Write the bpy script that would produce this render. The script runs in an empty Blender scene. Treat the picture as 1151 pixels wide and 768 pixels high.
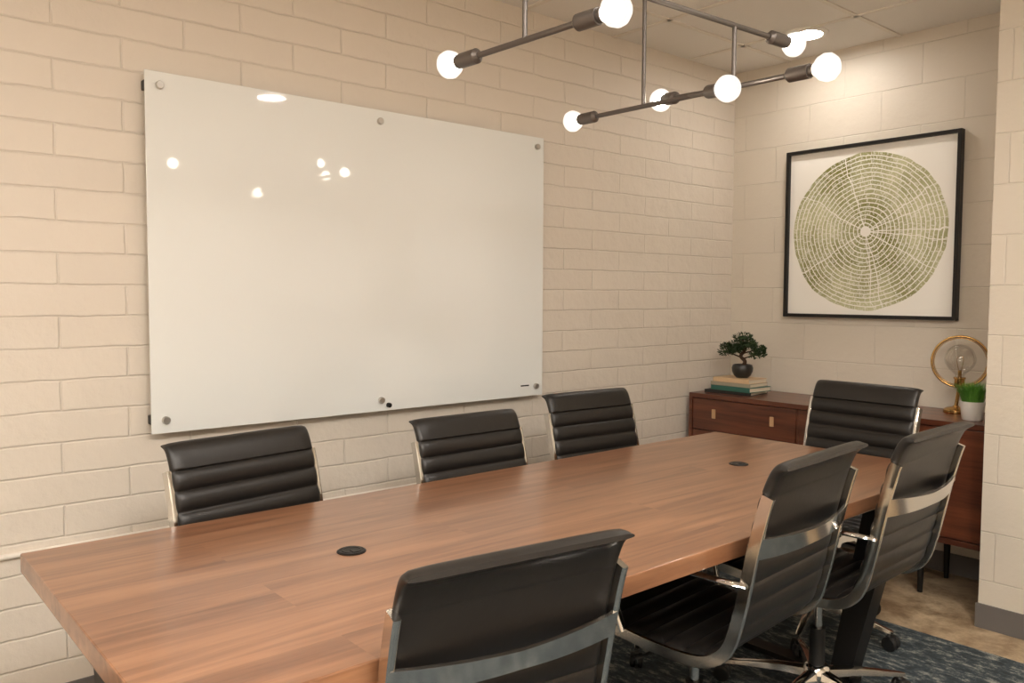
import bpy, bmesh, math, random
from mathutils import Vector, Matrix, Euler
random.seed(7)
scene = bpy.context.scene
scene.view_settings.view_transform = 'Standard'
scene.view_settings.exposure = -0.06

# ------------------------------------------------------------------ helpers
def srgb(r, g, b):
    def f(c):
        c /= 255.0
        return c / 12.92 if c <= 0.04045 else ((c + 0.055) / 1.055) ** 2.4
    return (f(r), f(g), f(b), 1.0)

def new_mat(name):
    m = bpy.data.materials.new(name); m.use_nodes = True
    nt = m.node_tree
    b = nt.nodes['Principled BSDF']
    return m, nt, b

def N(nt, t, **kw):
    n = nt.nodes.new(t)
    for k, v in kw.items():
        setattr(n, k, v)
    return n

def simple(name, col, rough=0.5, metal=0.0, noise=0.0, nscale=20.0, bump=0.0, coat=0.0, spec=None):
    m, nt, b = new_mat(name)
    b.inputs['Base Color'].default_value = col
    b.inputs['Roughness'].default_value = rough
    b.inputs['Metallic'].default_value = metal
    if coat: b.inputs['Coat Weight'].default_value = coat; b.inputs['Coat Roughness'].default_value = 0.15
    if spec is not None: b.inputs['Specular IOR Level'].default_value = spec
    tc = N(nt, 'ShaderNodeTexCoord')
    nz = N(nt, 'ShaderNodeTexNoise'); nz.inputs['Scale'].default_value = nscale; nz.inputs['Detail'].default_value = 6
    nt.links.new(tc.outputs['Object'], nz.inputs['Vector'])
    if noise:
        mx = N(nt, 'ShaderNodeMix', data_type='RGBA')
        mx.inputs['A'].default_value = tuple(c * (1 - noise) for c in col[:3]) + (1,)
        mx.inputs['B'].default_value = tuple(min(1, c * (1 + noise)) for c in col[:3]) + (1,)
        nt.links.new(nz.outputs['Fac'], mx.inputs['Factor'])
        nt.links.new(mx.outputs['Result'], b.inputs['Base Color'])
    if bump:
        bp = N(nt, 'ShaderNodeBump'); bp.inputs['Strength'].default_value = bump; bp.inputs['Distance'].default_value = 0.002
        nt.links.new(nz.outputs['Fac'], bp.inputs['Height']); nt.links.new(bp.outputs['Normal'], b.inputs['Normal'])
    return m

def emis(name, col, s):
    m, nt, b = new_mat(name)
    b.inputs['Base Color'].default_value = col
    b.inputs['Emission Color'].default_value = col
    b.inputs['Emission Strength'].default_value = s
    return m

class MB:
    """multi-material mesh builder"""
    def __init__(s, name, mats):
        s.name = name; s.mats = mats; s.bm = bmesh.new()
    def box(s, c, size, mi=0, bev=0.0, rot=None, seg=2):
        t = bmesh.new()
        bmesh.ops.create_cube(t, size=1.0)
        bmesh.ops.scale(t, vec=Vector(size), verts=t.verts)
        if bev:
            bmesh.ops.bevel(t, geom=list(t.edges), offset=bev, segments=seg, affect='EDGES', profile=0.5)
        t.normal_update()
        for f in t.faces:
            f.smooth = bev > 0 and max(abs(f.normal.x), abs(f.normal.y), abs(f.normal.z)) < 0.999
        M = Matrix.Translation(Vector(c))
        if rot: M = M @ Euler(rot).to_matrix().to_4x4()
        bmesh.ops.transform(t, matrix=M, verts=t.verts)
        vm = {v: s.bm.verts.new(v.co) for v in t.verts}
        for f in t.faces:
            nf = s.bm.faces.new([vm[v] for v in f.verts]); nf.material_index = mi; nf.smooth = f.smooth
        t.free()
    def grid(s, rows, mi=0, closeu=False, closev=False, smooth=True, cap=False):
        R = [[s.bm.verts.new(p) for p in r] for r in rows]
        nr, nc = len(R), len(R[0])
        for i in range(nr if closeu else nr - 1):
            for j in range(nc if closev else nc - 1):
                a, b = R[i], R[(i + 1) % nr]
                f = s.bm.faces.new([a[j], a[(j + 1) % nc], b[(j + 1) % nc], b[j]])
                f.material_index = mi; f.smooth = smooth
        if cap:
            for r in (R[0], R[-1]):
                f = s.bm.faces.new(r); f.material_index = mi
    def tube(s, pts, r, mi=0, seg=12, flat=(1, 1)):
        pts = [Vector(p) for p in pts]
        rr = r if isinstance(r, (list, tuple)) else [r] * len(pts)
        T0 = (pts[1] - pts[0]).normalized()
        up = Vector((0, 0, 1)) if abs(T0.z) < 0.95 else Vector((1, 0, 0))
        A = T0.cross(up).normalized(); rows = []
        for i, p in enumerate(pts):
            T = (pts[min(i + 1, len(pts) - 1)] - pts[max(i - 1, 0)]).normalized()
            A = (A - T * A.dot(T)).normalized(); B = T.cross(A)
            rows.append([p + (A * math.cos(2 * math.pi * k / seg) * flat[0] + B * math.sin(2 * math.pi * k / seg) * flat[1]) * rr[i] for k in range(seg)])
        s.grid(rows, mi, closev=True, cap=True)
    def cyl(s, p0, p1, r0, r1=None, mi=0, seg=24):
        s.tube([p0, p1], [r0, r1 if r1 is not None else r0], mi, seg)
    def lathe(s, prof, c=(0, 0, 0), mi=0, seg=32, M=None, cap=True):
        rows = []
        for (r, z) in prof:
            row = []
            for k in range(seg):
                a = 2 * math.pi * k / seg
                p = Vector((max(r, 1e-5) * math.cos(a), max(r, 1e-5) * math.sin(a), z))
                if M: p = M @ p
                row.append(p + Vector(c))
            rows.append(row)
        s.grid(rows, mi, closev=True, cap=cap)
    def sphere(s, c, r, mi=0, sc=(1, 1, 1), seg=24, M=None):
        prof = [(r * math.sin(math.pi * i / (seg // 2)), -r * math.cos(math.pi * i / (seg // 2))) for i in range(seg // 2 + 1)]
        S = Matrix.Diagonal(Vector(sc))
        s.lathe(prof, c, mi, seg, (M @ S) if M else S)
    def torus(s, c, R, r, mi=0, M=None, seg=64, sr=10):
        rows = []
        for i in range(seg):
            a = 2 * math.pi * i / seg; row = []
            for j in range(sr):
                b = 2 * math.pi * j / sr
                p = Vector(((R + r * math.cos(b)) * math.cos(a), (R + r * math.cos(b)) * math.sin(a), r * math.sin(b)))
                if M: p = M @ p
                row.append(p + Vector(c))
            rows.append(row)
        s.grid(rows, mi, closeu=True, closev=True)
    def done(s, loc=(0, 0, 0), rotz=0.0, angle=40):
        bmesh.ops.recalc_face_normals(s.bm, faces=s.bm.faces)
        th = math.radians(angle)
        for e in s.bm.edges:
            if len(e.link_faces) == 2:
                if not (e.link_faces[0].smooth and e.link_faces[1].smooth) or e.calc_face_angle(0) > th:
                    e.smooth = False
        me = bpy.data.meshes.new(s.name); s.bm.to_mesh(me); s.bm.free()
        for m in s.mats: me.materials.append(m)
        o = bpy.data.objects.new(s.name, me); scene.collection.objects.link(o)
        o.location = loc; o.rotation_euler = (0, 0, rotz)
        return o

def catmull(P, n):
    P = [Vector(p) for p in P]
    Q = [P[0] * 2 - P[1]] + P + [P[-1] * 2 - P[-2]]
    out = []
    for i in range(1, len(Q) - 2):
        for k in range(n):
            t = k / n
            a, b, c, d = Q[i - 1], Q[i], Q[i + 1], Q[i + 2]
            out.append(0.5 * ((2 * b) + (c - a) * t + (2 * a - 5 * b + 4 * c - d) * t * t + (-a + 3 * b - 3 * c + d) * t ** 3))
    out.append(Q[-2]); return out

def resample(P, n):
    L = [0]
    for i in range(1, len(P)): L.append(L[-1] + (P[i] - P[i - 1]).length)
    out = []; j = 0
    for k in range(n):
        t = L[-1] * k / (n - 1)
        while j < len(P) - 2 and L[j + 1] < t: j += 1
        u = (t - L[j]) / max(1e-9, L[j + 1] - L[j])
        out.append(P[j].lerp(P[j + 1], min(1, max(0, u))))
    return out, L[-1]

# ------------------------------------------------------------------ materials
def brick_mat(name, axis, bw, rh, col, offz=0.0, offu=0.0, mortar=0.005, bump=0.72, rough_bump=0.5, dark=0.96, wob=.011):
    m, nt, b = new_mat(name)
    L = nt.links.new
    geo = N(nt, 'ShaderNodeNewGeometry')
    sep = N(nt, 'ShaderNodeSeparateXYZ'); L(geo.outputs['Position'], sep.inputs[0])
    comb = N(nt, 'ShaderNodeCombineXYZ')
    L(sep.outputs['Y' if axis == 'Y' else 'X'], comb.inputs['X']); L(sep.outputs['Z'], comb.inputs['Y'])
    add = N(nt, 'ShaderNodeVectorMath', operation='ADD'); add.inputs[1].default_value = (offu + 20 * bw, offz + 20 * rh, 0)
    L(comb.outputs[0], add.inputs[0])
    nz0 = N(nt, 'ShaderNodeTexNoise'); nz0.inputs['Scale'].default_value = 9; nz0.inputs['Detail'].default_value = 4
    L(geo.outputs['Position'], nz0.inputs['Vector'])
    sc = N(nt, 'ShaderNodeVectorMath', operation='MULTIPLY_ADD')
    sc.inputs[1].default_value = (wob, wob, 0); L(nz0.outputs['Color'], sc.inputs[0]); L(add.outputs[0], sc.inputs[2])
    br = N(nt, 'ShaderNodeTexBrick')
    br.inputs['Scale'].default_value = 1; br.inputs['Brick Width'].default_value = bw; br.inputs['Row Height'].default_value = rh
    br.inputs['Mortar Size'].default_value = mortar; br.inputs['Mortar Smooth'].default_value = 0.85
    br.inputs['Color1'].default_value = (1, 1, 1, 1); br.inputs['Color2'].default_value = (0.86, 0.86, 0.86, 1); br.inputs['Mortar'].default_value = (0.95, 0.95, 0.95, 1)
    L(sc.outputs[0], br.inputs['Vector'])
    n1 = N(nt, 'ShaderNodeTexNoise'); n1.inputs['Scale'].default_value = 35; n1.inputs['Detail'].default_value = 8; n1.inputs['Roughness'].default_value = 0.6
    n2 = N(nt, 'ShaderNodeTexNoise'); n2.inputs['Scale'].default_value = 7; n2.inputs['Detail'].default_value = 5
    L(geo.outputs['Position'], n1.inputs['Vector']); L(geo.outputs['Position'], n2.inputs['Vector'])
    h1 = N(nt, 'ShaderNodeMath', operation='MULTIPLY'); h1.inputs[1].default_value = -0.75; L(br.outputs['Fac'], h1.inputs[0])
    h2 = N(nt, 'ShaderNodeMath', operation='MULTIPLY_ADD'); h2.inputs[1].default_value = rough_bump; L(n1.outputs['Fac'], h2.inputs[0]); L(h1.outputs[0], h2.inputs[2])
    h3 = N(nt, 'ShaderNodeMath', operation='MULTIPLY_ADD'); h3.inputs[1].default_value = 2.0; L(n2.outputs['Fac'], h3.inputs[0]); L(h2.outputs[0], h3.inputs[2])
    bp = N(nt, 'ShaderNodeBump'); bp.inputs['Strength'].default_value = bump; bp.inputs['Distance'].default_value = 0.005
    L(h3.outputs[0], bp.inputs['Height']); L(bp.outputs['Normal'], b.inputs['Normal'])
    mx = N(nt, 'ShaderNodeMix', data_type='RGBA'); mx.inputs['A'].default_value = col
    mx.inputs['B'].default_value = tuple(c * dark for c in col[:3]) + (1,)
    L(br.outputs['Fac'], mx.inputs['Factor'])
    mx2 = N(nt, 'ShaderNodeMix', data_type='RGBA', blend_type='MULTIPLY'); mx2.inputs['Factor'].default_value = 0.2
    L(mx.outputs['Result'], mx2.inputs['A']); L(br.outputs['Color'], mx2.inputs['B'])
    L(mx2.outputs['Result'], b.inputs['Base Color'])
    b.inputs['Roughness'].default_value = 0.5
    return m

WALLC = srgb(224, 214, 201)
m_brick = brick_mat('painted_brick', 'Y', 0.40, 0.10, WALLC, offz=.018)
m_cmu = brick_mat('painted_block', 'X', 0.40, 0.20, srgb(220, 211, 197), mortar=0.004, bump=0.55, dark=0.94, wob=.004)
m_cmuY = brick_mat('painted_block_side', 'Y', 0.40, 0.20, srgb(220, 211, 197), mortar=0.004, bump=0.55, dark=0.94, wob=.004)
m_ceil = simple('ceiling_tile', srgb(232, 228, 222), 0.9, noise=0.03, nscale=120, bump=0.3)
m_tbar = simple('ceiling_tbar', srgb(225, 218, 208), 0.5)
m_base = simple('vinyl_base', srgb(108, 104, 101), 0.5, noise=0.05)
m_black = simple('black_metal', srgb(28, 26, 25), 0.45, 0.3)
m_leather = simple('black_leather', srgb(29, 26, 24), 0.38, noise=0.1, nscale=60, bump=0.15)
m_chrome = simple('chrome', srgb(222, 220, 216), 0.12, 1.0)
m_steel = simple('brushed_steel', srgb(200, 196, 190), 0.38, 1.0)
m_brass = simple('brass', srgb(196, 158, 100), 0.25, 1.0)
m_socket = simple('gunmetal', srgb(108, 102, 98), 0.4, 0.7)
m_glassboard = simple('white_glass', srgb(234, 236, 234), 0.03)
m_rubber = simple('black_plastic', srgb(22, 22, 22), 0.5)
m_white = simple('white_ceramic', srgb(235, 232, 226), 0.3)

def wood(name, c1, c2, axis, scale=1.0, rough=0.3, plank=0.0, coat=0.3):
    m, nt, b = new_mat(name); L = nt.links.new
    tc = N(nt, 'ShaderNodeTexCoord')
    mp = N(nt, 'ShaderNodeMapping')
    s = {'X': (0.9, 14, 14), 'Y': (14, 0.9, 14), 'Z': (14, 14, 0.9)}[axis]
    mp.inputs['Scale'].default_value = tuple(v * scale for v in s)
    L(tc.outputs['Object'], mp.inputs['Vector'])
    src = mp.outputs[0]
    if plank:
        br = N(nt, 'ShaderNodeTexBrick'); sep = N(nt, 'ShaderNodeSeparateXYZ'); cb = N(nt, 'ShaderNodeCombineXYZ')
        L(tc.outputs['Object'], sep.inputs[0]); L(sep.outputs['Y'], cb.inputs['X']); L(sep.outputs['X'], cb.inputs['Y'])
        ad = N(nt, 'ShaderNodeVectorMath', operation='ADD'); ad.inputs[1].default_value = (12, 12.03, 0); L(cb.outputs[0], ad.inputs[0])
        L(ad.outputs[0], br.inputs['Vector'])
        br.inputs['Scale'].default_value = 1; br.inputs['Brick Width'].default_value = 1.1; br.inputs['Row Height'].default_value = plank
        br.inputs['Mortar Size'].default_value = 0.0; br.inputs['Color1'].default_value = (0, 0, 0, 1); br.inputs['Color2'].default_value = (1, 1, 1, 1)
        ma = N(nt, 'ShaderNodeVectorMath', operation='MULTIPLY_ADD'); ma.inputs[1].default_value = (7, 7, 7)
        L(br.outputs['Color'], ma.inputs[0]); L(src, ma.inputs[2]); src = ma.outputs[0]
    nz = N(nt, 'ShaderNodeTexNoise'); nz.inputs['Scale'].default_value = 1.0; nz.inputs['Detail'].default_value = 8; nz.inputs['Distortion'].default_value = 1.6
    L(src, nz.inputs['Vector'])
    wv = N(nt, 'ShaderNodeTexNoise'); wv.inputs['Scale'].default_value = 6; wv.inputs['Detail'].default_value = 6; wv.inputs['Roughness'].default_value = 0.75
    L(src, wv.inputs['Vector'])
    av = N(nt, 'ShaderNodeMath', operation='MULTIPLY_ADD'); av.inputs[1].default_value = 0.45
    L(wv.outputs['Fac'], av.inputs[0]); L(nz.outputs['Fac'], av.inputs[2])
    last = av.outputs[0]
    if plank:
        a2 = N(nt, 'ShaderNodeMath', operation='MULTIPLY_ADD'); a2.inputs[1].default_value = 0.04
        L(br.outputs['Color'], a2.inputs[0]); L(last, a2.inputs[2]); last = a2.outputs[0]
    cr = N(nt, 'ShaderNodeValToRGB'); cr.color_ramp.elements[0].position = 0.48; cr.color_ramp.elements[1].position = 0.98
    cr.color_ramp.elements[0].color = c1; cr.color_ramp.elements[1].color = c2
    L(last, cr.inputs[0]); L(cr.outputs[0], b.inputs['Base Color'])
    b.inputs['Roughness'].default_value = rough
    b.inputs['Coat Weight'].default_value = coat; b.inputs['Coat Roughness'].default_value = 0.14
    return m
m_table = wood('table_wood', srgb(102, 64, 42), srgb(160, 114, 82), 'Y', 1.0, 0.3, plank=0.17, coat=.45)
m_walnut = wood('walnut', srgb(68, 34, 22), srgb(122, 68, 44), 'X', 1.0, 0.35)

def floor_mat():
    m, nt, b = new_mat('stained_concrete'); L = nt.links.new
    g = N(nt, 'ShaderNodeNewGeometry')
    n = N(nt, 'ShaderNodeTexNoise'); n.inputs['Scale'].default_value = 6; n.inputs['Detail'].default_value = 12; n.inputs['Distortion'].default_value = 0.3; n.inputs['Roughness'].default_value = .72
    L(g.outputs['Position'], n.inputs['Vector'])
    cr = N(nt, 'ShaderNodeValToRGB')
    cr.color_ramp.elements[0].position = 0.36; cr.color_ramp.elements[1].position = 0.64
    cr.color_ramp.elements[0].color = srgb(130, 106, 80); cr.color_ramp.elements[1].color = srgb(208, 186, 154)
    L(n.outputs['Fac'], cr.inputs[0]); L(cr.outputs[0], b.inputs['Base Color'])
    b.inputs['Roughness'].default_value = 0.4
    return m
m_floor = floor_mat()
def rug_mat():
    m, nt, b = new_mat('rug_weave'); L = nt.links.new
    g = N(nt, 'ShaderNodeNewGeometry')
    n = N(nt, 'ShaderNodeTexNoise'); n.inputs['Scale'].default_value = 14; n.inputs['Detail'].default_value = 9; n.inputs['Roughness'].default_value = 0.85
    mp = N(nt, 'ShaderNodeMapping'); mp.inputs['Scale'].default_value = (1, 2, 1)
    L(g.outputs['Position'], mp.inputs[0]); L(mp.outputs[0], n.inputs['Vector'])
    cr = N(nt, 'ShaderNodeValToRGB'); e = cr.color_ramp.elements
    e[0].position = 0.42; e[0].color = srgb(40, 47, 52); e[1].position = 0.61; e[1].color = srgb(160, 160, 152)
    x = e.new(0.52); x.color = srgb(62, 74, 80)
    L(n.outputs['Fac'], cr.inputs[0]); L(cr.outputs[0], b.inputs['Base Color'])
    n2 = N(nt, 'ShaderNodeTexNoise'); n2.inputs['Scale'].default_value = 260; L(g.outputs['Position'], n2.inputs['Vector'])
    bp = N(nt, 'ShaderNodeBump'); bp.inputs['Distance'].default_value = 0.004; L(n2.outputs['Fac'], bp.inputs['Height']); L(bp.outputs[0], b.inputs['Normal'])
    b.inputs['Roughness'].default_value = 0.95
    return m
m_rug = rug_mat()

# ------------------------------------------------------------------ room
XL, YB, H = -2.88, 4.20, 2.66
XR, YF = 1.7, -2.4
RX, RY = -1.255, 3.60
def slab(name, lo, hi, mats):
    o = MB(name, mats); c = [(a + b) / 2 for a, b in zip(lo, hi)]; s = [b - a for a, b in zip(lo, hi)]
    o.box(c, s, 0); return o.done()
slab('floor', (XL - .1, YF - .1, -.1), (XR + .1, YB + .1, 0), [m_floor])
slab('ceiling', (XL - .1, YF - .1, H), (XR + .1, YB + .1, H + .1), [m_ceil])
slab('wall_left', (XL - .1, YF - .1, 0), (XL, YB + .1, H), [m_brick])
slab('wall_back', (XL, YB, 0), (XR, YB + .1, H), [m_cmu])
slab('wall_front', (XL, YF - .1, 0), (XR, YF, H), [m_cmu])
slab('wall_right', (XR, YF, 0), (XR + .1, YB, H), [m_cmuY])
slab('wall_return', (RX, RY, 0), (XR, YB, H), [m_cmu])
g = MB('ceiling_grid', [m_tbar])
x = XL + 0.35
while x < XR:
    g.box((x, (YF + YB) / 2, H - .003), (.024, YB - YF, .006)); x += .61
y = YB - 0.45
while y > YF:
    g.box(((XL + XR) / 2, y, H - .003), (XR - XL, .024, .006)); y -= .61
g.done()
slab('baseboard_left', (XL, YF, 0), (XL + .008, YB, .10), [m_base])
slab('baseboard_back', (XL + .008, YB - .008, 0), (RX, YB, .10), [m_base])
slab('baseboard_return', (RX - .008, RY - .008, 0), (XR, RY, .10), [m_base])
tr = MB('trim_conduit', [simple('conduit_paint', srgb(225, 218, 208), 0.3)])
tr.cyl((XL + .009, YF, .545), (XL + .009, 2.2, .545), .009, mi=0)
tr.done()
rug = MB('area_rug', [m_rug]); rug.box((-1.35, 1.42, .005), (2.7, 3.84, .010), 0, bev=.003); rug.done()

# ------------------------------------------------------------------ whiteboard
wb = MB('glass_whiteboard', [m_glassboard, m_black, m_steel])
bx, y0, y1, z0, z1 = -2.83, .850, 2.615, .882, 2.078
wb.box((bx - .003, (y0 + y1) / 2, (z0 + z1) / 2), (.006, y1 - y0, z1 - z0), 0, bev=.0015)
for z in (z0 + .045, z1 - .045):
    wb.box((bx - .028, (y0 + y1) / 2, z), (.035, y1 - y0 - .004, .032), 1, bev=.003)
for yy in (y0 + .045, (y0 + y1) / 2, y1 - .045):
    for z in (z0 + .045, z1 - .045):
        wb.lathe([(0, 0), (.012, 0), (.013, .003), (.013, .012), (.011, .015), (0, .015)], (bx, yy, z), 2, 20, Matrix.Rotation(math.pi / 2, 3, 'Y'))
wb.lathe([(0, 0), (.01, 0), (.01, .012), (0, .012)], (bx, (y0 + y1) / 2 + .035, z0 + .022), 1, 16, Matrix.Rotation(math.pi / 2, 3, 'Y'))
wb.box((bx + .0005, y1 - .11, z0 + .05), (.0008, .05, .006), 1)
wb.done()

# ------------------------------------------------------------------ art
def art_mat(cx, cz, R):
    m, nt, b = new_mat('tree_ring_print'); L = nt.links.new
    def M(op, a, bb=None, c=None):
        n = N(nt, 'ShaderNodeMath', operation=op)
        for i, v in enumerate((a, bb, c)):
            if v is None: continue
            if isinstance(v, (int, float)): n.inputs[i].default_value = v
            else: L(v, n.inputs[i])
        return n.outputs[0]
    g = N(nt, 'ShaderNodeNewGeometry'); sp = N(nt, 'ShaderNodeSeparateXYZ'); L(g.outputs['Position'], sp.inputs[0])
    nz = N(nt, 'ShaderNodeTexNoise'); nz.inputs['Scale'].default_value = 5; nz.inputs['Detail'].default_value = 4; L(g.outputs['Position'], nz.inputs['Vector'])
    dx = M('SUBTRACT', sp.outputs['X'], cx); dz = M('SUBTRACT', sp.outputs['Z'], cz)
    r0 = M('SQRT', M('ADD', M('MULTIPLY', dx, dx), M('MULTIPLY', dz, dz)))
    th = M('ARCTAN2', dz, dx)
    nn = M('SUBTRACT', nz.outputs['Fac'], 0.5)
    r = M('MULTIPLY_ADD', nn, 0.035, r0)
    W = R / 19.0
    q = M('DIVIDE', r, W); idx = M('FLOOR', q); fr = M('FRACT', q)
    ringline = M('MAXIMUM', M('LESS_THAN', fr, 0.20), M('GREATER_THAN', fr, 0.97))
    wn = N(nt, 'ShaderNodeTexWhiteNoise', noise_dimensions='1D'); L(idx, wn.inputs['W'])
    cnt = M('FLOOR', M('ADD', M('MULTIPLY', idx, 2.2), 6))
    u = M('MULTIPLY_ADD', M('DIVIDE', th, 2 * math.pi), cnt, M('MULTIPLY', wn.outputs['Value'], 5))
    u = M('ADD', u, 200)
    uf = M('FRACT', u); ui = M('FLOOR', u)
    lw = M('DIVIDE', 0.0030, M('DIVIDE', M('MULTIPLY', r, 6.283), cnt))
    seg = M('LESS_THAN', uf, lw)
    spoke = None
    for a in (0.0, 0.35, 0.55, -0.5, 1.9, -1.3, -1.45, 2.6, -2.6, -0.12):
        d = M('ABSOLUTE', M('SUBTRACT', M('MULTIPLY_ADD', nn, 0.3, th), a))
        s_ = M('LESS_THAN', M('MULTIPLY', d, r), 0.0022)
        spoke = s_ if spoke is None else M('MAXIMUM', spoke, s_)
    wn2 = N(nt, 'ShaderNodeTexWhiteNoise', noise_dimensions='2D'); cb = N(nt, 'ShaderNodeCombineXYZ'); L(ui, cb.inputs[0]); L(idx, cb.inputs[1]); L(cb.outputs[0], wn2.inputs['Vector'])
    n3 = N(nt, 'ShaderNodeTexNoise'); n3.inputs['Scale'].default_value = 110; n3.inputs['Detail'].default_value = 4; L(g.outputs['Position'], n3.inputs['Vector'])
    n4 = N(nt, 'ShaderNodeTexNoise'); n4.inputs['Scale'].default_value = 3.5; n4.inputs['Detail'].default_value = 3; L(g.outputs['Position'], n4.inputs['Vector'])
    speck = M('GREATER_THAN', n3.outputs['Fac'], 0.57)
    white = M('MAXIMUM', M('MAXIMUM', ringline, M('MULTIPLY', seg, .8)), spoke)
    white = M('MAXIMUM', white, M('MAXIMUM', M('GREATER_THAN', r, R), M('LESS_THAN', r, R * .075)))
    white = M('MAXIMUM', white, M('MULTIPLY', speck, 0.45))
    cr = N(nt, 'ShaderNodeValToRGB'); e = cr.color_ramp.elements
    e[0].position = .36; e[0].color = srgb(124, 124, 62); e[1].position = .66; e[1].color = srgb(200, 200, 160)
    tone = M('MULTIPLY_ADD', M('SUBTRACT', wn2.outputs['Value'], .5), 0.08, n4.outputs['Fac']); L(tone, cr.inputs[0])
    mx = N(nt, 'ShaderNodeMix', data_type='RGBA'); L(white, mx.inputs['Factor']); L(cr.outputs[0], mx.inputs['A']); mx.inputs['B'].default_value = srgb(246, 243, 236)
    L(mx.outputs['Result'], b.inputs['Base Color']); b.inputs['Roughness'].default_value = 0.6
    return m
ax0, ax1, az0, az1 = -2.51, -1.595, 1.238, 2.148
art = MB('framed_tree_ring_print', [m_black, art_mat((ax0 + ax1) / 2 - .005, (az0 + az1) / 2 - .005, .41)])
fw = .018
art.box(((ax0 + ax1) / 2, YB - .014, (az0 + az1) / 2), (ax1 - ax0 - .02, .015, az1 - az0 - .02), 1)
for (cx, cz, sx, sz) in ((ax0 + fw / 2, (az0 + az1) / 2, fw, az1 - az0), (ax1 - fw / 2, (az0 + az1) / 2, fw, az1 - az0),
                         ((ax0 + ax1) / 2, az0 + fw / 2, ax1 - ax0 - 2 * fw, fw), ((ax0 + ax1) / 2, az1 - fw / 2, ax1 - ax0 - 2 * fw, fw)):
    art.box((cx, YB - .023, cz), (sx, .04, sz), 0, bev=.001)
art.done()

# ------------------------------------------------------------------ conference table
tx0, tx1, ty0, ty1, TH = -2.15, -1.145, .350, 3.035, .75
tc_ = ((tx0 + tx1) / 2, (ty0 + ty1) / 2)
tb = MB('conference_table', [m_table, m_black])
tb.box((0, 0, TH - .0225), (tx1 - tx0, ty1 - ty0, .045), 0, bev=.003)
for sy, ins in ((-1, .17), (1, .33)):
    yy = sy * ((ty1 - ty0) / 2 - ins)
    tb.box((0, yy, TH - .045 - .006), (.86, .12, .012), 1, bev=.002)
    tb.box((0, yy, .022), (.66, .07, .02), 1, bev=.002)
    for sx in (-1, 1):
        top = Vector((sx * .42, yy, TH - .055)); bot = Vector((sx * .28, yy, .012))
        w = .04
        rows = []
        for p, hw in ((bot, .035), (top, .055)):
            rows.append([p + Vector((-hw, -w, 0)), p + Vector((hw, -w, 0)), p + Vector((hw, w, 0)), p + Vector((-hw, w, 0))])
        tb.grid(rows, 1, closev=True, smooth=False, cap=True)
tb.box((0, 0, TH - .075), (.08, ty1 - ty0 - .6, .05), 1, bev=.002)
for yy in (.944, 2.506):
    c = (-1.675 - tc_[0], yy - tc_[1], TH)
    tb.lathe([(0, 0), (.034, 0), (.034, .002), (.030, .004), (.026, .003), (0, .002)], c, 1, 32)
    tb.torus((c[0], c[1], TH + .003), .022, .0015, 1, seg=24, sr=6)
    tb.box((c[0] + .012, c[1], TH + .004), (.02, .012, .002), 1)
tb.done(loc=(tc_[0], tc_[1], 0))

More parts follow.
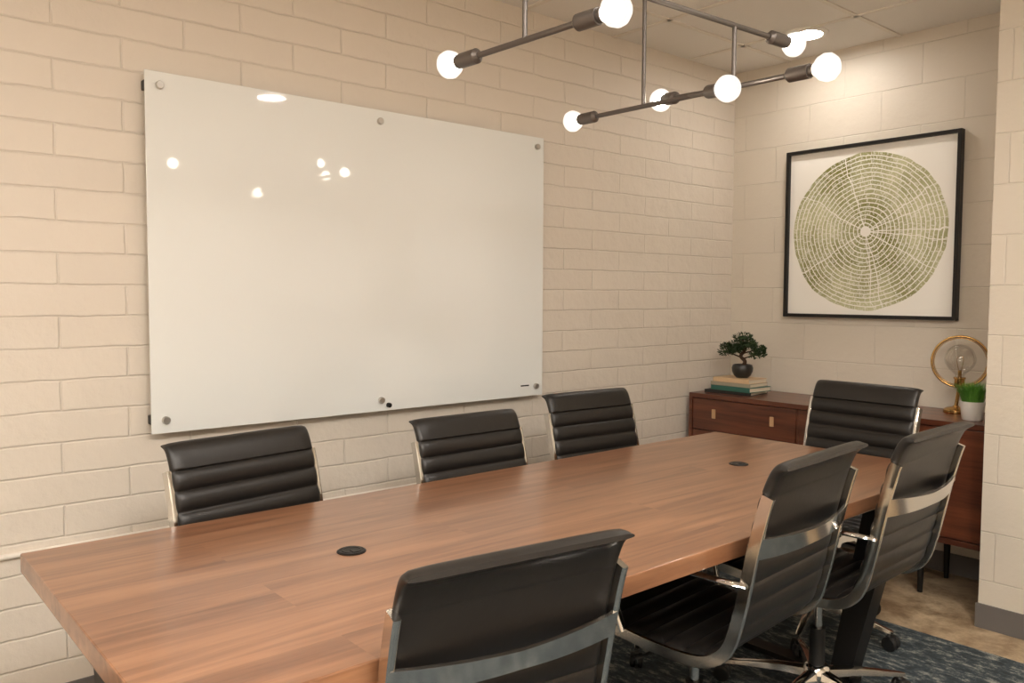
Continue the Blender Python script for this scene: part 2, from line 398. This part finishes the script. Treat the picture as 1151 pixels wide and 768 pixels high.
# ------------------------------------------------------------------ office chairs
CW = .462
def build_chair():
    c = MB('ribbed_office_chair', [m_leather, m_chrome, m_rubber])
    P = [(.275, .405), (.268, .44), (.235, .462), (.12, .452), (0, .440), (-.12, .438), (-.185, .452), (-.228, .49), (-.252, .56),
         (-.272, .65), (-.292, .75), (-.316, .85), (-.336, .91), (-.354, .940), (-.378, .948)]
    path = catmull([Vector((p[0], 0, p[1])) for p in P], 8)
    n = 260
    path, Ltot = resample(path, n)
    def frame(i):
        T = (path[min(i + 1, n - 1)] - path[max(i - 1, 0)]).normalized()
        return T, Vector((T.z, 0, -T.x))
    fr, bk = [], []
    ys = [-1, -.985, -.94, -.8, -.5, 0, .5, .8, .94, .985, 1]
    fy = [.25, .6, .85, .97, 1, 1, 1, .97, .85, .6, .25]
    per = .060
    for i in range(n):
        T, Nn = frame(i)
        s = Ltot * i / (n - 1); e = Ltot - s
        rib = abs(math.sin(math.pi * (e - .03) / per)) ** .5
        tf = .007 + .013 * rib
        tbk = .006 + .006 * rib
        if e < .24: tbk = .011
        if e < .09: tf = .019 * min(1, .3 + (e / .03)); tbk = .012 * min(1, .35 + e / .03)
        if s < .02: tf *= .4 + s / .034; tbk *= .5 + s / .04
        fr.append([path[i] + Nn * tf * f + Vector((0, y * CW / 2, 0)) for y, f in zip(ys, fy)])
        bk.append([path[i] - Nn * tbk * f + Vector((0, y * CW / 2, 0)) for y, f in zip(ys, fy)])
    rows = [a + b[::-1] for a, b in zip(fr, bk)]
    c.grid(rows, 0, closev=True, cap=True)
    for sy in (-1, 1):
        rr = []
        y_c = sy * (CW / 2 + .004)
        for i in range(6, n - 20, 3):
            T, Nn = frame(i)
            d = .014
            p = path[i] - Nn * .010
            k = .0075
            sec = [(-k, -d), (-k * .6, -d * 1.15), (k * .6, -d * 1.15), (k, -d), (k, d), (k * .6, d * 1.1), (-k * .6, d * 1.1), (-k, d)]
            rr.append([p + Nn * v + Vector((0, y_c + u, 0)) for u, v in sec])
        c.grid(rr, 1, closev=True, cap=True)
    def at(zt):
        return min(range(n // 2, n), key=lambda i: abs(path[i].z - zt))
    i0 = at(.755); T, Nn = frame(i0)
    rows = []
    for k in range(25):
        u = -1 + 2 * k / 24
        bow = .022 + .028 * (1 - u * u)
        hh = .027 - .007 * (1 - abs(u))
        p = path[i0] - Nn * bow + Vector((0, u * (CW / 2 + .008), 0))
        rows.append([p + T * hh + Nn * .004, p - T * hh + Nn * .004, p - T * hh - Nn * .004, p + T * hh - Nn * .004])
    c.grid(rows, 1, closev=True, cap=True)
    for xs in (.12, -.12):
        c.tube([(xs, -CW / 2, .430), (xs * .8, -.12, .400), (xs * .7, 0, .392), (xs * .8, .12, .400), (xs, CW / 2, .430)], .011, 1, 10)
    c.box((0, 0, .385), (.24, .13, .035), 2, bev=.008)
    c.tube([(.03, .06, .38), (.03, .20, .375), (.035, .24, .378)], .005, 2, 8)
    c.cyl((0, 0, .22), (0, 0, .38), .014, mi=1); c.cyl((0, 0, .085), (0, 0, .25), .025, mi=2)
    c.lathe([(0, .072), (.042, .072), (.046, .09), (.040, .118), (.028, .128), (0, .128)], (0, 0, 0), 1, 24)
    for k in range(5):
        a = 2 * math.pi * k / 5 + .35
        D = Vector((math.cos(a), math.sin(a), 0)); S = Vector((-math.sin(a), math.cos(a), 0))
        rows = []
        for t, w, h, z in ((.02, .024, .016, .100), (.12, .020, .013, .096), (.22, .015, .010, .084), (.30, .012, .007, .072), (.318, .008, .004, .070)):
            p = D * t + Vector((0, 0, z))
            rows.append([p + S * w + Vector((0, 0, -h)), p + S * w * .8 + Vector((0, 0, h * .6)), p + Vector((0, 0, h)), p - S * w * .8 + Vector((0, 0, h * .6)), p - S * w + Vector((0, 0, -h))])
        c.grid(rows, 1, closev=True, cap=True)
        q = D * .302
        c.cyl(q + Vector((0, 0, .045)), q + Vector((0, 0, .075)), .006, mi=1, seg=10)
        for o_ in (-.014, .014):
            cc = q + S * o_ + D * .008 + Vector((0, 0, .0275))
            c.tube([cc - S * .009, cc - S * .006, cc + S * .006, cc + S * .009], [.022, .0275, .0275, .022], 2, 18)
        c.box(q + D * .006 + Vector((0, 0, .046)), (.03, .03, .016), 2, bev=.005, rot=(0, 0, a))
    for sy in (-1, 1):
        ib = at(.655)
        pts = catmull([(path[ib].x - .01, sy * (CW / 2 + .008), .655), (-.235, sy * .262, .662), (-.10, sy * .268, .664), (.03, sy * .268, .660), (.085, sy * .262, .625), (.095, sy * .255, .54), (.07, sy * .243, .445)], 8)
        c.tube(pts, .009, 1, 10, flat=(1.5, .8))
    return c.done(angle=50)
base = build_chair()
def place(o, top, h_top, ang):
    o.rotation_euler = (0, 0, ang)
    off = Matrix.Rotation(ang, 3, 'Z') @ Vector((-.365, 0, 0))
    o.location = (top[0] - off.x, top[1] - off.y, .010)
    o.scale = (1, 1, h_top / .958)
chairs = [((-1.025, .915), .908, math.pi - .13), ((-1.022, 1.905), .955, math.pi + .08), ((-.99, 2.51), .955, math.pi + .03),
          ((-2.375, .960), .925, .15), ((-2.36, 1.795), .91, .0), ((-2.44, 2.505), .935, -.06), ((-1.665, 3.44), .968, -math.pi / 2 - .04)]
for i, (t, h_, a) in enumerate(chairs):
    o = base if i == 0 else bpy.data.objects.new('ribbed_office_chair', base.data)
    if i: scene.collection.objects.link(o)
    place(o, t, h_, a)

# ------------------------------------------------------------------ credenza
cr0, cr1, cy0, cy1, cb, ct = -2.835, -1.28, 3.745, 4.175, .27, .81
cd = MB('walnut_credenza', [m_walnut, m_black, simple('leather_tab', srgb(196, 158, 118), .6), simple('shadow_gap', srgb(30, 18, 12), .8)])
cd.box(((cr0 + cr1) / 2, (cy0 + cy1) / 2, ct - .0125), (cr1 - cr0, cy1 - cy0, .025), 0, bev=.002)
cd.box(((cr0 + cr1) / 2, (cy0 + cy1) / 2, cb + .0125), (cr1 - cr0, cy1 - cy0, .025), 0, bev=.002)
for xx in (cr0 + .011, cr1 - .011):
    cd.box((xx, (cy0 + cy1) / 2, (cb + ct) / 2), (.022, cy1 - cy0, ct - cb - .05), 0, bev=.001)
cd.box(((cr0 + cr1) / 2, (cy0 + cy1) / 2 + .02, (cb + ct) / 2), (cr1 - cr0 - .044, cy1 - cy0 - .06, ct - cb - .05), 3)
fy0 = cy0 + .014
xa = cr0 + .025; xb = -2.17; xm = (xb + .005 + cr1 - .025) / 2
cd.box((xb, fy0 + .004, (cb + ct) / 2), (.012, .02, ct - cb - .05), 0)
def front(x0, x1, za, zb):
    cd.box(((x0 + x1) / 2, fy0, (za + zb) / 2), (x1 - x0, .02, zb - za), 0, bev=.002)
front(xa, xb - .009, ct - .20, ct - .029); front(xa, xb - .009, ct - .36, ct - .204); front(xa, xb - .009, cb + .029, ct - .364)
front(xb + .009, xm - .002, cb + .029, ct - .029); front(xm + .002, cr1 - .025, cb + .029, ct - .029)
for zz in (ct - .105, ct - .275, cb + .11):
    for xx in (-2.667, -2.31):
        cd.box((xx, fy0 - .016, zz), (.022, .008, .05), 2, bev=.002)
for xx in (xm - .03, xm + .03):
    cd.box((xx, fy0 - .016, ct - .12), (.022, .008, .05), 2, bev=.002)
for xx in (cr0 + .16, cr1 - .30):
    for yy in (cy0 + .08, cy1 - .06):
        cd.cyl((xx, yy, cb + .005), (xx, yy, 0), .018, .011, 1, 16)
    cd.box((xx, (cy0 + cy1) / 2, cb - .015), (.03, cy1 - cy0 - .08, .03), 1)
cd.done()

bcols = [srgb(38, 36, 34), srgb(52, 104, 92), srgb(168, 160, 140), srgb(214, 184, 146)]
bm_ = [simple('book_cover_%d' % i, c, .5, noise=.08) for i, c in enumerate(bcols)] + [simple('pages', srgb(226, 214, 192), .8, noise=.06, nscale=200)]
bk = MB('book_stack', bm_)
z = ct
for i, (w, d, h_, r, dx) in enumerate(((.28, .20, .018, .12, -.02), (.26, .19, .026, -.05, .01), (.25, .18, .020, .03, .0), (.235, .17, .024, -.02, .005))):
    R = (0, 0, r); cx, cy = -2.635 + dx, 3.93
    bk.box((cx, cy, z + h_ / 2), (w - .006, d - .006, h_ - .005), 4, rot=R)
    bk.box((cx, cy, z + .0015), (w, d, .003), i, rot=R); bk.box((cx, cy, z + h_ - .0015), (w, d, .003), i, rot=R)
    off = Euler(R).to_matrix() @ Vector((0, -d / 2 + .0015, 0))
    bk.box((cx + off.x, cy + off.y, z + h_ / 2), (w, .003, h_), i, rot=R, bev=.001)
    z += h_
bk.done(); ztop = z

m_leaf = simple('bonsai_leaf', srgb(44, 66, 32), .6, noise=.4, nscale=30)
m_bark = simple('bark', srgb(70, 50, 36), .8, noise=.3, bump=.5)
m_pot = simple('dark_pot', srgb(40, 40, 38), .35)
bz = MB('bonsai_tree', [m_pot, m_bark, m_leaf, simple('soil', srgb(48, 36, 28), .9)])
bz.lathe([(0, 0), (.030, 0), (.045, .012), (.056, .035), (.058, .055), (.052, .072), (.046, .074), (.044, .066), (0, .064)], (0, 0, 0), 0, 32)
bz.lathe([(0, .066), (.045, .066), (.045, .060), (0, .060)], (0, 0, 0), 3, 20)
trunk = catmull([(.0, 0, .06), (.016, 0, .09), (-.016, .005, .12), (.012, 0, .15), (.0, 0, .20)], 6)
bz.tube(trunk, [.012 - .006 * i / len(trunk) for i in range(len(trunk))], 1, 10)
pads = [(-.095, -.01, .140, .042), (.085, .01, .135, .042), (-.04, .01, .180, .045), (.045, -.02, .180, .045), (0, 0, .222, .05), (-.02, -.04, .155, .03), (.105, 0, .165, .03), (-.11, .0, .17, .026), (.01, .04, .19, .04)]
for (px_, py_, pz_, pr) in pads:
    bz.tube([(0, 0, pz_ - .03), (px_ * .5, py_ * .5, pz_ - .015), (px_, py_, pz_)], [.005, .004, .002], 1, 6)
    bz.sphere((px_, py_, pz_), pr * .62, 2, sc=(1, 1, .42), seg=10)
    for k in range(230):
        v = Vector((random.gauss(0, 1), random.gauss(0, 1), random.gauss(0, 1))).normalized() * pr * random.uniform(.6, 1.1)
        v.z *= .5
        p = Vector((px_, py_, pz_)) + v
        dr = (v.normalized() + Vector((random.uniform(-.6, .6), random.uniform(-.6, .6), random.uniform(0, .8)))).normalized() * .016
        sd = dr.cross(Vector((random.random(), random.random(), random.random()))).normalized() * .0038
        vs = [bz.bm.verts.new(q) for q in (p, p + dr * .5 + sd, p + dr, p + dr * .5 - sd)]
        f = bz.bm.faces.new(vs); f.material_index = 2
bz.done(loc=(-2.615, 3.93, ztop))

m_grass = simple('grass_blade', srgb(92, 150, 56), .5, noise=.35, nscale=40)
gp = MB('potted_grass', [m_white, m_grass, simple('soil2', srgb(48, 36, 28), .9)])
gp.lathe([(0, 0), (.038, 0), (.041, .004), (.050, .078), (.050, .082), (.046, .082), (.045, .070), (0, .070)], (0, 0, 0), 0, 32)
gp.lathe([(0, .072), (.045, .072), (.045, .066), (0, .066)], (0, 0, 0), 2, 20)
for k in range(480):
    a = random.uniform(0, 2 * math.pi); r = .04 * math.sqrt(random.random()); L_ = random.uniform(.06, .11); ln = random.uniform(.1, .65) * (r / .04 + .15)
    b0 = Vector((r * math.cos(a), r * math.sin(a), .070)); out = Vector((math.cos(a + random.uniform(-.6, .6)), math.sin(a + random.uniform(-.6, .6)), 0))
    sd = Vector((-out.y, out.x, 0)) * .0018
    p1 = b0 + Vector((0, 0, L_ * .55)) + out * L_ * ln * .35; p2 = b0 + Vector((0, 0, L_ * .95)) + out * L_ * ln
    v = [gp.bm.verts.new(q) for q in (b0 - sd, b0 + sd, p1 + sd, p1 - sd, p2)]
    for f in (gp.bm.faces.new((v[0], v[1], v[2], v[3])), gp.bm.faces.new((v[3], v[2], v[4]))): f.material_index = 1
gp.done(loc=(-1.405, 3.88, ct))

# thin clear glass
mg, nt, b = new_mat('clear_glass')
nt.nodes.remove(b)
tp = N(nt, 'ShaderNodeBsdfTransparent'); tp.inputs[0].default_value = (.94, .94, .93, 1)
gl = N(nt, 'ShaderNodeBsdfGlossy'); gl.inputs['Roughness'].default_value = .06
fz = N(nt, 'ShaderNodeLayerWeight'); fz.inputs[0].default_value = .35
ml = N(nt, 'ShaderNodeMath', operation='MULTIPLY_ADD'); ml.inputs[1].default_value = .5; ml.inputs[2].default_value = .08
mm = N(nt, 'ShaderNodeMixShader')
nt.links.new(fz.outputs['Facing'], ml.inputs[0])
nt.links.new(ml.outputs[0], mm.inputs[0]); nt.links.new(tp.outputs[0], mm.inputs[1]); nt.links.new(gl.outputs[0], mm.inputs[2])
nt.links.new(mm.outputs[0], nt.nodes['Material Output'].inputs['Surface'])
rl = MB('brass_ring_table_lamp', [m_brass, mg])
rl.lathe([(0, 0), (.052, 0), (.054, .004), (.052, .016), (.04, .024), (.014, .030), (.012, .034), (0, .034)], (-.012, 0, 0), 0, 40)
rl.cyl((-.012, 0, .03), (0, 0, .125), .008, mi=0, seg=14)
MR = Matrix.Rotation(math.radians(18), 3, 'Z') @ Matrix.Rotation(math.pi / 2, 3, 'X')
rl.torus((.0, 0, .24), .118, .0055, 0, MR)
rl.torus((.0, 0, .24), .109, .0022, 0, MR)
rl.lathe([(0, .118), (.018, .118), (.022, .124), (.022, .158), (.026, .161), (.026, .168), (0, .168)], (0, 0, 0), 0, 24)
outer = [Vector(p) for p in ((.018, .168, 0), (.022, .182, 0), (.046, .205, 0), (.064, .236, 0), (.064, .266, 0), (.050, .298, 0), (.024, .316, 0), (0, .321, 0))]
outer = [(max(0, p.x), p.y) for p in catmull(outer, 4)]
rl.lathe(outer, (0, 0, 0), 1, 40, cap=False)
rl.cyl((0, 0, .166), (0, 0, .20), .008, mi=0, seg=12)
rl.tube(catmull([(-.006, 0, .20), (-.014, 0, .25), (0, 0, .27), (.014, 0, .25), (.006, 0, .20)], 6), .0012, 0, 6)
rl.done(loc=(-1.528, 4.055, ct))

# ------------------------------------------------------------------ chandelier
m_bulb = emis('bulb_glow', (1.0, .88, .72, 1), 48)
ms, nt, b = new_mat('bulb_shell')
for n_ in list(nt.nodes):
    if n_.type == 'BSDF_PRINCIPLED': nt.nodes.remove(n_)
tr_ = N(nt, 'ShaderNodeBsdfTransparent'); em = N(nt, 'ShaderNodeEmission'); em.inputs['Color'].default_value = (1, .93, .84, 1); em.inputs['Strength'].default_value = 1.7
mxs = N(nt, 'ShaderNodeMixShader'); mxs.inputs[0].default_value = .45
nt.links.new(tr_.outputs[0], mxs.inputs[1]); nt.links.new(em.outputs[0], mxs.inputs[2])
nt.links.new(mxs.outputs[0], nt.nodes['Material Output'].inputs['Surface'])
ch = MB('pivoting_arm_chandelier', [m_socket, m_bulb, ms])
Z1 = 1.95; Z2 = 2.12
def bulb(p, d):
    p = Vector(p); d = Vector(d).normalized()
    ch.cyl(p - d * .105, p - d * .045, .019, mi=0, seg=20)
    ch.cyl(p - d * .115, p - d * .105, .010, .019, mi=0, seg=20)
    ch.cyl(p - d * .045, p - d * .030, .015, .017, mi=0, seg=20)
    Mx = Vector((0, 0, 1)).rotation_difference(d).to_matrix()
    ch.lathe([(.014, -.036), (.018, -.028), (.030, -.015), (.036, .002), (.034, .016), (.024, .029), (.010, .036), (0, .037)], p, 2, 24, Mx)
    ch.sphere(p, .024, 1, seg=16)
    return p - d * .11
def barb(a, b_):
    a = Vector(a); b_ = Vector(b_); d = (b_ - a).normalized()
    ch.cyl(bulb(a, -d), bulb(b_, d), .0075, mi=0, seg=12)
barb((-1.755, 1.29, Z1), (-1.20, 1.31, Z1))
barb((-2.035, 2.02, Z1), (-1.085, 1.97, Z1 - .022))
barb((-1.46, .95, Z2), (-1.345, 2.25, Z2 - .020))
barb((-1.71, 2.09, Z1 + .025), (-1.32, 1.885, Z1 - .045))
ch.cyl((-1.475, 1.30, Z1), (-1.475, 1.30, H - .02), .0065, mi=0, seg=12)
ch.cyl((-1.71, 2.003, Z1 - .007), (-1.71, 2.003, H - .02), .0065, mi=0, seg=12)
ch.cyl((-1.368, 1.985, Z1 - .015), (-1.368, 1.985, Z2 - .015), .0065, mi=0, seg=12)
for q in ((-1.475, 1.30), (-1.71, 2.003)):
    ch.lathe([(0, H - .025), (.05, H - .025), (.055, H - .02), (.055, H), (0, H)], (q[0], q[1], 0), 0, 24)
ch.done()

# ------------------------------------------------------------------ ceiling lights
m_down = emis('downlight_lens', (1.0, .93, .85, 1), 215)
m_down_dim = emis('downlight_lens_dimmed', (1.0, .93, .85, 1), 85)
m_trimw = simple('downlight_trim', srgb(240, 236, 230), .4)
for (x, y, mt) in ((-2.22, 3.82, m_down_dim), (-.41, 2.38, m_down), (-1.0, -.9, m_down), (.9, .6, m_down), (.9, -1.5, m_down), (-2.2, -1.5, m_down)):
    d = MB('recessed_downlight', [m_trimw, mt])
    d.lathe([(.085, 0), (.112, 0), (.112, -.005), (.085, -.009), (.083, -.003)], (0, 0, 0), 0, 40, cap=False)
    d.lathe([(0, -.003), (.085, -.003), (.085, 0), (0, 0)], (0, 0, 0), 1, 40)
    d.done(loc=(x, y, H))
m_fill = emis('fill_panel_glow', (1.0, .945, .875, 1), 32)
for (x, y) in ((.2, -.9), (.35, .8)):  # unseen glowing ceiling panels, added to give the room soft fill light
    t = MB('added_fill_panel', [m_trimw, m_fill])
    t.box((0, 0, -.008), (.61, 1.2, .016), 0); t.box((0, 0, -.017), (.55, 1.14, .004), 1)
    t.done(loc=(x, y, H - .001))

w = bpy.data.worlds.new('room_world'); scene.world = w; w.use_nodes = True
w.node_tree.nodes['Background'].inputs[0].default_value = (.9, .85, .8, 1); w.node_tree.nodes['Background'].inputs[1].default_value = .3

# ------------------------------------------------------------------ camera
cam = bpy.data.cameras.new('camera'); co = bpy.data.objects.new('camera', cam); scene.collection.objects.link(co)
cam.sensor_width = 36; cam.sensor_fit = 'HORIZONTAL'; cam.lens = 921 / 1151 * 36; cam.clip_start = .02
R = Matrix.Rotation(math.radians(49.4), 4, 'Z') @ Matrix.Rotation(math.radians(90 - 3.23), 4, 'X') @ Matrix.Rotation(math.radians(.25), 4, 'Z')
co.matrix_world = Matrix.Translation((0, 0, 1.35)) @ R
scene.camera = co
